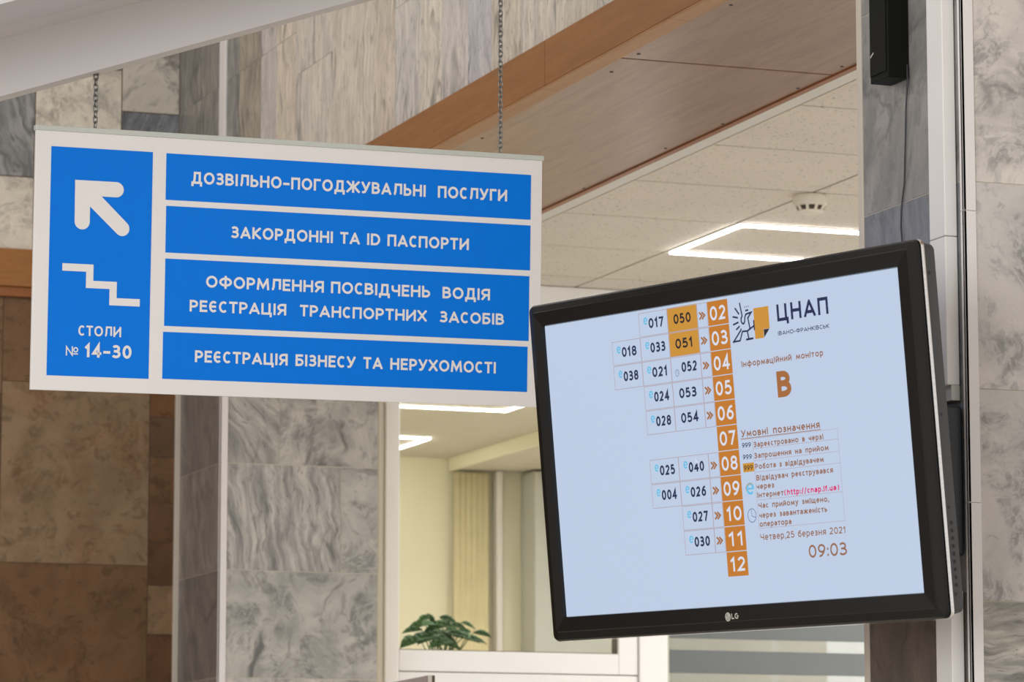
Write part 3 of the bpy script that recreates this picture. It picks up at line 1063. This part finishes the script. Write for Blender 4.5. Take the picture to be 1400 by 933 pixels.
# display stand whose top corner shows under the window
st = empty('display_stand', (3.44, 10.48, 0))
tag(st, 'taupe standing panel with a pale edge, only its top corner showing below the office window', 'stand')
mb = MB()
mb.hexa([(-.25, -.015, 0.03), (.165, -.015, 0.03), (.165, .015, 0.03), (-.25, .015, 0.03)],
        [(-.25, -.015, Z + .478), (.165, -.015, Z + .561), (.165, .015, Z + .561), (-.25, .015, Z + .478)])
mb.build('panel', M['stand'], st, bevel=0.002)
mb = MB()
mb.box(.165, .178, -.018, .018, 0.03, Z + .5625)
mb.build('edge_strip', M['stand_edge'], st, bevel=0.002)
mb = MB()
mb.box(.178, .187, -.018, .018, 0.03, Z + .562)
mb.build('edge_profile', M['stand_dark'], st, bevel=0.002)
mb = MB()
mb.box(-.28, .21, -.18, .18, 0, 0.03)
mb.build('foot_plate', M['stand_dark'], st, bevel=0.004)

# ================================================================== SMOKE DETECTOR
sd = empty('smoke_detector', (4.803, 10.325, Z + 2.06))
tag(sd, 'round ivory smoke detector on the tiled ceiling above the television', 'smoke detector')
mb = MB()
mb.lathe([(0.048, 0.0), (0.051, -0.004), (0.052, -0.008), (0.053, -0.030), (0.051, -0.034), (0.046, -0.036)])
mb.build('base', M['detector'], sd, smooth=True, bevel=0.001)
mb = MB()
mb.lathe([(0.040, -0.034), (0.037, -0.046), (0.034, -0.050), (0.032, -0.052)], seg=32)
mb.build('grille', M['dark_slot'], sd, smooth=True)
for i in range(10):
    a = 2 * math.pi * (i + .5) / 10
    mb = MB()
    ca, sa = math.cos(a), math.sin(a)
    tx, ty = -sa * .0045, ca * .0045
    pr = []
    for r, z in ((0.0515, -.034), (0.046, -.036), (0.0365, -.050), (0.0405, -.052)):
        pr.append((r, z))
    mb.hexa([(r * ca + tx, r * sa + ty, z) for r, z in pr], [(r * ca - tx, r * sa - ty, z) for r, z in pr])
    mb.build('rib', M['detector'], sd)
mb = MB()
mb.lathe([(0.041, -0.050), (0.0415, -0.052), (0.0405, -0.055), (0.036, -0.057), (0.02, -0.058), (0.001, -0.058)])
mb.build('cap', M['detector'], sd, smooth=True)

# ================================================================== RIGHT PILLAR FITTINGS
sp_ = empty('column_speaker', (2.927, 5.947, Z + 1.405))
tag(sp_, 'tall black box loudspeaker high on the dark side of the right pillar', 'loudspeaker')
mb = MB()
mb.hexa([(-.021, -.036, 0), (.021, -.036, 0), (.021, .036, 0), (-.021, .036, 0)], [(-.021, -.036, .62), (.021, -.036, .62), (.021, .036, .62), (-.021, .036, .62)])
mb.build('cabinet', M['speaker'], sp_, bevel=0.002)
mb = MB()
mb.box(-.0235, -.0205, -.032, .032, .012, .608)
mb.build('grille', M['speaker'], sp_, bevel=0.001)
mb = MB()
mb.hexa([(-.0245, .028, .046), (-.0245, .016, .052), (-.0235, .016, .052), (-.0235, .028, .046)], [(-.0245, .028, .049), (-.0245, .016, .055), (-.0235, .016, .055), (-.0235, .028, .049)])
mb.build('badge', M['logo'], sp_)

cb_pts = [(2.944, 5.909, Z + 1.43), (2.944, 5.909, Z + 1.3976), (2.944, 5.917, Z + 1.35), (2.945, 5.9214, Z + 1.3097), (2.945, 5.926, Z + 1.26), (2.945, 5.9298, Z + 1.2149), (2.945, 5.938, Z + 1.19), (2.945, 5.9432, Z + 1.169),
          (2.944, 5.944, Z + 1.14), (2.943, 5.938, Z + 1.11), (2.93, 5.935, Z + 1.03), (2.92, 5.93, Z + 0.93)]
mb = MB()
mb.tube(cb_pts, 0.0016, 8)
tag(mb.build('cable', M['cable'], smooth=True), 'thin dark cable dropping from the loudspeaker to the television', 'cable')

tk = empty('cable_trunking', (XB - 0.0135, 5.765, 0))
tag(tk, 'white plastic cable trunking up the right pillar beside the corner angle', 'trunking')
for z0, z1 in ((Z + 1.0885, Z + 2.9), (Z + 0.8265, Z + 1.0875), (0.02, Z + 0.47)):
    mb = MB()
    mb.box(-.0125, .0115, -.033, .033 - .006, z0, z1)
    c_ = mb.build('cover', M['trunk'], tk, bevel=0.0018)
mb = MB()
mb.box(-.004, .012, -.031, .025, Z + 0.8, Z + 0.8265)
mb.build('end_piece', M['rail'], tk)

br_ = empty('wall_bracket', (XB, 5.80, Z + 0.70))
tag(br_, 'black steel wall bracket holding the television to the right pillar', 'bracket')
mb = MB()
mb.box(-.034, -.004, -.078, .13, -.17, .088)
mb.build('wall_plate', M['black'], br_, bevel=0.003)
for z_ in (.045, -.01):
    mb = MB()
    mb.tube([(-.036, -.035, z_), (-.016, -.058, z_)], 0.006, 10)
    mb.tube([(-.024, -.057, z_), (-.024, -.066, z_)], 0.005, 10)
    mb.build('bolt', M['steel'], br_)
mb = MB()
mb.tube([(-.03, .08, 0), (-.17, .08, 0.0), (-.30, .05, 0.0)], 0.022, 12)
mb.build('arm', M['black'], br_, smooth=True)

# ================================================================== TELEVISION
Rt = Matrix(((0.2988, 0.9496, -0.0945), (-0.9542, 0.2963, -0.0407), (-0.0107, 0.1023, 0.9947)))
mt = Rt.to_4x4()
mt.translation = V3((2.5418, 5.8236, 0.7048 + Z))
tv = empty('television', mat=mt)
tag(tv, 'large black flat television showing a queue board, tilted on the right pillar', 'television')
mm = 0.001
HW, HH = .465, .2637
mb = MB()
N_ = 6
rg = [rrect(-HW, HW, -HH, HH, .0005, .0, N_),
      rrect(-HW - .001, HW + .001, -HH - .001, HH + .001, .001, -.006, N_),
      rrect(-HW - .024, HW + .026, -HH - .026, HH + .026, .004, -.007, N_),
      rrect(-HW - .026, HW + .028, -HH - .028, HH + .028, .006, -.0045, N_),
      rrect(-.5035, .510, -.3045, .3015, .010, -.003, N_),
      rrect(-.5055, .512, -.3075, .3045, .012, .001, N_),
      rrect(-.5055, .512, -.3075, .3045, .012, .006, N_)]
mb.rings(rg)
mb.build('bezel', M['bezel'], tv)
mb = MB()
mb.rings([rrect(-.5060, .5140, -.3085, .305, .013, .004, N_), rrect(-.5065, .5150, -.3090, .3052, .013, .007, N_), rrect(-.5060, .5140, -.3085, .305, .013, .011, N_)])
o_ = mb.build('edge_trim', M['silver'], tv, smooth=True)
o_['label'] = 'bright silver edge of the television'
mb = MB()
mb.rings([rrect(-.502, .509, -.304, .302, .012, .010, N_), rrect(-.498, .505, -.300, .298, .012, .042, N_), rrect(-.42, .43, -.25, .24, .02, .062, N_), rrect(-.40, .41, -.23, .22, .02, .075, N_)], False, True)
mb.build('back_shell', M['shell'], tv, bevel=0.002)
for i in range(9):
    mb = MB()
    z_ = -.155 - .0125 * i
    mb.lathe([(.0030, 0), (.0026, .0015), (.0012, .0022)], (0, 0, 0), 12)
    b_ = mb.build('button', M['black'], tv, smooth=True)
    b_.rotation_euler = (0, math.pi / 2, 0)
    b_.location = (.5065, .028, z_)
for z_ in (.25, .02, -.13, -.27):
    mb = MB()
    mb.lathe([(.0035, 0), (.003, .0012)], (0, 0, 0), 12)
    b_ = mb.build('screw', M['black'], tv)
    b_.rotation_euler = (0, math.pi / 2, 0)
    b_.location = (.5065, .024, z_)
mb = MB()
mb.box(-.10, .10, .072, .095, -.10, .10)
mb.build('mount_plate', M['black'], tv, bevel=0.003)
# badge
lg = MB()
for f in [1]:
    vs = [(-.0155 + .0072 * math.cos(2 * math.pi * i / 28), -.0073, -.2826 + .0076 * math.sin(2 * math.pi * i / 28)) for i in range(28)]
    lg.face(vs)
for fc in lg.bm.faces:
    fc.normal_update()
    if fc.normal.y > 0:
        fc.normal_flip()
lgo = lg.build('badge', M['logo'], tv, normals=False)
strokes_part('badge_mark', [(arc(-.0155, -.2826, .0048, .0050, 80, 360, 20) + [(-.0140, -.2826)], .00035, True), ([(-.0158, -.2800), (-.0158, -.2850), (-.0138, -.2850)], .00035, True),
                            (arc(-.0180, -.2805, .0006, .0006, 0, 360, 8), .0003, False)], -.0075, M['shell'], lgo)
text_part('badge_lettering', 'LG', -.0062, .0112, -.2868, .0098, .20, -.0073, M['logo'], tv)

# ---- the lit screen
mb = MB()
mb.box(-HW - .0005, HW + .0005, 0.0, .004, -HH - .0005, HH + .0005)
scr = mb.build('screen', M['s_bg'], tv)
scr['label'] = 'lit pale blue screen with a queue board'


def rects(name, rs, mat, y):
    m = MB()
    for a, b, c, d in rs:
        m.face([(a * mm, y, c * mm), (b * mm, y, c * mm), (b * mm, y, d * mm), (a * mm, y, d * mm)])
    for f in m.bm.faces:
        f.normal_update()
        if f.normal.y > 0:
            f.normal_flip()
    return m.build(name, mat, scr, normals=False)


Y1, Y2, Y3 = -.0004, -.0008, -.0011
TOP, PIT = 259.7, 43.18
row = lambda i: (TOP - PIT * (i + 1), TOP - PIT * i)          # row 0 is desk 02
C1, C2, C3, C4, C5 = (-278.2, -199.2), (-199.2, -121.4), (-121.4, -41.5), (-41.5, -14.5), (-14.5, 38.8)
desk = ['02', '03', '04', '05', '06', '07', '08', '09', '10', '11', '12']
rects('desk_square', [(C5[0] + .4, C5[1], row(i)[0] + .9, row(i)[1] - .5) for i in range(11)], M['s_orange'], Y1)
for i, s in enumerate(desk):
    z0 = row(i)[0] + 9.3
    text_part('desk_number', s, (-8 if s[0] != '1' else -5) * mm, 33 * mm, z0 * mm, 24.5 * mm, .17, Y2, M['s_white'], scr, gap=.16)
rects('called_cell', [(C3[0], C3[1], row(0)[0] + .6, row(0)[1]), (C3[0], C3[1], row(1)[0] + .6, row(1)[1])], M['s_amber'], Y1)
cells = {0: [None, '017', '050'], 1: ['018', '033', '051'], 2: ['038', '021', '052'], 3: [None, '024', '053'], 4: [None, '028', '054'],
         6: [None, '025', '040'], 7: [None, '004', '026'], 8: [None, None, '027'], 9: [None, None, '030']}
icons = {'017', '018', '033', '038', '021', '024', '028', '025', '040', '004', '026', '027', '030'}
lines = []
lw = .55
CC = (C1, C2, C3)


def cell_box(c, r):
    a, b = c
    z0, z1 = r
    lines.extend([(a, b, z1 - 1.2 - lw, z1 - 1.2 + lw), (a, b, z0 + .6 - lw, z0 + .6 + lw), (a, a + 2 * lw, z0 + .6, z1 - 1.2), (b - 2 * lw, b, z0 + .6, z1 - 1.2)])


for i, cs in cells.items():
    for j, s in enumerate(cs):
        if not s:
            continue
        cell_box(CC[j], row(i))
        amber = s in ('050', '051')
        x0 = CC[j][0] + (26.5 if s in icons else (28 if s == '052' else 16.5))
        x1 = x0 + 40.5 if s in icons else x0 + (46 if s != '052' else 41)
        zb = row(i)[0] + 13.4 + (1.5 if s == '052' else 0)
        text_part('ticket_number', s, x0 * mm, x1 * mm, zb * mm, 17.6 * mm, .205, Y2, M['s_dark'] if amber else M['s_navy'], scr, gap=.14)
        if s in icons:
            xc, zc_ = (x0 - 8) * mm, (row(i)[0] + 27.2) * mm
            strokes_part('web_icon', [(arc(xc, zc_, .0042, .0052, 5, 320, 16), .0014, False), ([(xc - .0035, zc_), (xc + .0040, zc_)], .0010, True)], Y2, M['s_cyan'], scr)
        if s == '052':
            xc, zc_ = -106 * mm, 145.3 * mm
            strokes_part('clock_icon', [(arc(xc, zc_, .0047, .0058, 0, 360, 20), .0005, False), ([(xc, zc_ + .004), (xc, zc_), (xc + .003, zc_ - .002)], .0004, True)], Y2, M['s_slate'], scr)
    cell_box(C4, row(i))
    text_part('chevron', '»', -36.5 * mm, -19.5 * mm, (row(i)[0] + 14) * mm, 13.5 * mm, .25, Y2, M['s_rust'], scr)
rects('cell_line', [q for q in lines if q[2] > 20], M['s_line'], Y1 - .0002)
rects('cell_line', [q for q in lines if q[2] < 20], M['s_line'], Y1 - .0002)

# emblem: bird outline and folded sheet
m = MB()
for q in ([(104.1, 235.6), (142.3, 235.7), (141.6, 197.9), (126.2, 197.9), (125.6, 183.3), (103.6, 183.2)],):
    m.face([(a * mm, Y2, b * mm) for a, b in q])
for f in m.bm.faces:
    f.normal_update()
    if f.normal.y > 0:
        f.normal_flip()
m.build('emblem_sheet', M['s_amber'], scr, normals=False)
m = MB()
m.face([(a * mm, Y2, b * mm) for a, b in ((126.6, 197.5), (141.2, 197.5), (126.6, 184))])
for f in m.bm.faces:
    f.normal_update()
    if f.normal.y > 0:
        f.normal_flip()
m.build('emblem_fold', M['s_dark'], scr, normals=False)
h = 1.5
sk = [([(70.5, 247.3), (74.5, 226), (71.5, 222), (71, 217), (73.5, 213), (77.5, 212.3), (80, 216), (81.2, 223), (84, 227.5), (89, 228.5), (98, 229.5), (88.6, 221), (92.0, 202.5)], h, True),
      ([(74, 201.5), (66, 201), (72, 184.6), (47.4, 183.5), (68.5, 202)][3:] + [(69, 203.3)], h, True), ([(47.4, 184), (64.5, 184.4), (72.5, 199.5), (85, 199), (103.5, 206.5)], h, True), ([(84.6, 199), (87.3, 185)], h, True), ([(81.6, 184.7), (96.9, 185.2)], h * 1.15, True),
      ([(102.9, 214.3), (103.1, 199.8)], h, True), ([(58.2, 240), (66.1, 230.5)], h, True), ([(51.3, 226.5), (62, 224)], h, True), ([(51, 213.3), (62.7, 215.8)], h, True), ([(58.1, 204.5), (65.1, 208.6)], h, True),
      ([(82, 240.2), (83.2, 240.2)], h, False), ([(86.6, 240.3), (87.8, 240.3)], h, False), ([(91.2, 240.4), (92.4, 240.4)], h, False), ([(83.5, 234), (91.2, 234.2)], h, False)]
strokes_part('emblem_bird', [([(a * mm, b * mm) for a, b in p_], w_ * mm, q_) for p_, w_, q_ in sk], Y2, M['s_navy'], scr)


def st_text(name, s, x0, x1, base, cap, weight, col, **kw):
    return text_part(name, s, x0 * mm, x1 * mm, base * mm, cap * mm, weight, Y2, M['s_' + col], scr, **kw)


st_text('heading', 'ЦНАП', 162.5, 289.5, 206.8, 28.8, .19, 'navy', gap=.16)
st_text('subheading', 'ІВАНО-ФРАНКІВСЬК', 161.5, 290, 183.4, 7.0, .17, 'navy')
st_text('caption', 'Інформаційний монітор', 63.4, 271, 138.9, 10.4, .19, 'brown', gap=.15, space=.45)
st_text('monitor_letter', 'В', 149, 184, 79.3, 44.2, .235, 'rust')
st_text('legend_title', 'Умовні позначення', 48.3, 247, 20.3, 12.2, .19, 'brown', gap=.15, space=.45)
rects('title_underline', [(46.4, 248.3, 17.0, 18.2)], M['s_brown'], Y2)
rects('legend_line', [(46.4, 288, 15.6, 16.2), (74.6, 287.5, -1.6, -.8), (74.6, 287.5, -22, -21.2), (74.6, 287.5, -41.5, -40.7), (75, 288, -89, -88.2), (75, 289, -137.3, -136.5),
                      (74.5, 75.3, -137, 16), (287.4, 288.1, -137, 16)], M['s_line'], Y1)
rects('legend_swatch', [(46, 74, -39.4, -24.2)], M['s_amber'], Y1)
st_text('legend_sample', '999', 48.2, 71, 2.4, 8.2, .17, 'navy')
st_text('legend_sample', '999', 48.2, 71, -17.8, 8.2, .17, 'navy')
st_text('legend_sample', '999', 48.6, 71.4, -36.2, 8.2, .17, 'dark')
for s, x0, x1, base in (('Зареєстровано в черзі', 78, 253, .9), ('Запрошення на прийом', 77.4, 263, -18.2), ('Робота з відвідувачем', 77.2, 250.3, -36.6),
                        ('Відвідувач реєструвався', 78, 271, -55.8), ('через', 77, 121.5, -70.5), ('Інтернет', 77.2, 144.5, -85.0),
                        ('Час прийому зміщено,', 78, 255.5, -103.0), ('через завантаженість', 78, 248.5, -119.5), ('оператора', 77.2, 157.5, -134.4)):
    st_text('legend_text', s, x0, x1, base, 9.5, .20, 'brown', gap=.14, space=.42)
st_text('legend_link', '(http://cnap.if.ua)', 145.5, 285.3, -85.4, 9.6, .22, 'pink', gap=.13)
xc, zc_ = 60.2 * mm, -68 * mm
strokes_part('web_icon', [(arc(xc, zc_, .0078, .0083, 5, 320, 22), .0021, False), ([(xc - .007, zc_), (xc + .0085, zc_)], .0016, True)], Y2, M['s_cyan'], scr)
strokes_part('icon_swoosh', [(arc(xc + .001, zc_ + .001, .0115, .0075, 60, 215, 14), .0007, False)], Y3, M['s_amber'], scr)
xc, zc_ = 59.5 * mm, -113.8 * mm
strokes_part('clock_icon', [(arc(xc, zc_, .0105, .0115, 0, 360, 30), .0007, False), ([(xc - .001, zc_ + .009), (xc, zc_ - .001), (xc + .0085, zc_ - .0035)], .0006, True)], Y2, M['s_slate'], scr)
st_text('date_text', 'Четвер,25 березня 2021', 76.6, 289, -157.2, 11.2, .16, 'brown', gap=.14, space=.3)
st_text('clock_text', '09:03', 194.5, 289, -193.4, 21.5, .15, 'brown', gap=.14)
m = MB()
m.face([(a * mm, Y3, b * mm) for a, b in ((-75, -4), (-75, -17), (-71.6, -14), (-68, -15.5))])
m.build('pointer', M['s_white'], scr)

# ================================================================== HANGING SIGN
Rs = Matrix(((0.9995, -0.0283, -0.0116), (0.0274, 0.9973, -0.0678), (0.0134, 0.0674, 0.9976)))
ms = Rs.to_4x4()
ms.translation = V3((2.1043, 6.9232, 1.1624 + Z))
sg = empty('hanging_sign', mat=ms)
tag(sg, 'white and blue hanging direction sign with arrow and white lettering, hung on two chains', 'sign')
mb = MB()
mb.box(-.5245, .5245, 0.0, .010, -.2542, .2455)
pn = mb.build('panel', M['sign_white'], sg, bevel=0.0008)
mb = MB()
mb.box(-.5265, .5265, -.004, .014, .2448, .2547)
mb.build('top_rail', M['rail'], sg, bevel=0.0012)
blue = {'arrow_field': (-494.5, -292.1, -226, 215.2), 'row_field': None}
fields = [(-494.3, -292.1, -225.8, 215.2), (-264.8, 500, 123.7, 214.6), (-263.2, 500.2, 21.0, 112.0), (-262.9, 499, -121.8, 9.2), (-264.6, 497, -224.6, -133.4)]
fo_ = []
for i, (a, b, c, d) in enumerate(fields):
    mb = MB()
    mb.box(a * mm, b * mm, -.0006, .0, c * mm, d * mm)
    fo_.append(mb.build('blue_field', M['sign_blue'], pn))
YS = -.0011
W_ = M['sign_white']


def sign_text(s, x0, x1, base, cap, wgt, par, **kw):
    for wd in range(len(s.split())):
        text_part('lettering', s, x0 * mm, x1 * mm, base * mm, cap * mm, wgt, YS, W_, pn, label='white lettering ' + s.split()[wd], word=wd, **kw)


sign_text('ДОЗВІЛЬНО–ПОГОДЖУВАЛЬНІ  ПОСЛУГИ', -213.6, 450.2, 158.0, 23.6, .195, fo_[1], gap=.115, space=.28)
sign_text('ЗАКОРДОННІ ТА ID ПАСПОРТИ', -130.6, 369.3, 55.7, 23.2, .195, fo_[2], gap=.115, space=.30)
sign_text('ОФОРМЛЕННЯ ПОСВІДЧЕНЬ  ВОДІЯ', -179.9, 416.8, -43.4, 23.2, .195, fo_[3], gap=.115, space=.26)
sign_text('РЕЄСТРАЦІЯ  ТРАНСПОРТНИХ  ЗАСОБІВ', -212.3, 447.8, -91.6, 22.6, .195, fo_[3], gap=.115, space=.30)
sign_text('РЕЄСТРАЦІЯ БІЗНЕСУ ТА НЕРУХОМОСТІ', -199.6, 431.9, -189.9, 23.0, .195, fo_[4], gap=.115, space=.34)
sign_text('СТОЛИ', -433.6, -348.7, -147.4, 19.8, .175, fo_[0], gap=.12)
sign_text('№', -457.4, -432.9, -186.6, 18.0, .13, fo_[0])
sign_text('14–30', -419.8, -327.2, -188.4, 25.6, .20, fo_[0], gap=.13)
# arrow: square corner at the upper left, three rounded ends
R_ = 14.8


def capsule(a, b, r, n=12):
    dx, dz = b[0] - a[0], b[1] - a[1]
    ang_ = math.degrees(math.atan2(dz, dx))
    return arc(b[0], b[1], r, r, ang_ - 90, ang_ + 90, n)


mb = MB()
pts = [(-446.2, 152.6)] + arc(-364, 137.8, 14.8, 14.8, 90, -90, 12) + [(-393, 123.0)] + arc(-351, 63.0, 14.6, 14.6, 43, -137, 12) + [(-415.6, 102.6)] + arc(-430.6, 72.4, 15.0, 15.0, 0, -180, 12)
vsv = [mb.bm.verts.new((a * mm, YS, b * mm)) for a, b in pts]
for tri in tessellate_polygon([[V3((a, b, 0)) for a, b in pts]]):
    mb.bm.faces.new([vsv[i] for i in tri])
for f in mb.bm.faces:
    f.normal_update()
    if f.normal.y > 0:
        f.normal_flip()
mb.build('arrow', W_, pn, normals=False)['label'] = 'white arrow pointing up and left'
strokes_part('stair_symbol', [([(-467.9 * mm, -16.6 * mm), (-413.4 * mm, -16.6 * mm), (-413.4 * mm, -48.0 * mm), (-366.4 * mm, -48.0 * mm), (-366.4 * mm, -79.4 * mm), (-312.7 * mm, -79.4 * mm)], 7.2 * mm, False)], YS, W_, pn)['label'] = 'white stair symbol'

# ================================================================== CHAINS
link_mb = MB()
lp = []
LL, LWd, wr_ = .0070, .0042, .00135
for i in range(20):
    a = 2 * math.pi * i / 20
    lp.append((LWd * math.cos(a), 0, (LL - LWd) * (1 if math.sin(a) >= 0 else -1) + LWd * math.sin(a)))
link_mb.tube(lp, wr_, 6, closed=True)
link_me = link_mb.build('chain_link', M['chain'], None, smooth=True)
bpy.data.objects.remove(link_me)
link_me = bpy.data.meshes['chain_link']


def chain(xl, label):
    top = ms @ V3((xl * mm, .005, .2575))
    zt_ = zs(top.x) + 0.002
    e = empty('chain', (top.x, top.y, top.z))
    tag(e, label, 'chain')
    n_ = int(round((zt_ - top.z) / .0104))
    p_ = (zt_ - top.z) / n_
    for i in range(n_):
        o = bpy.data.objects.new('link', link_me)
        COL.objects.link(o)
        o.parent = e
        o.location = (0, 0, p_ * (i + .5) - .001)
        o.rotation_euler = (0.02 * math.sin(i * 2.1), 0.05 * math.sin(i * 1.7), (0.25 if i % 2 else 0.25 + math.pi / 2) + .12 * math.sin(i * 1.3))
    m_ = MB()
    m_.lathe([(.006, 0), (.006, .004), (.003, .006)], (0, 0, zt_ - top.z - .003), 12)
    m_.build('hook_plate', M['chain'], e)


chain(-407, 'short steel chain at the left end of the hanging sign')
chain(435, 'long steel chain at the right end of the hanging sign')
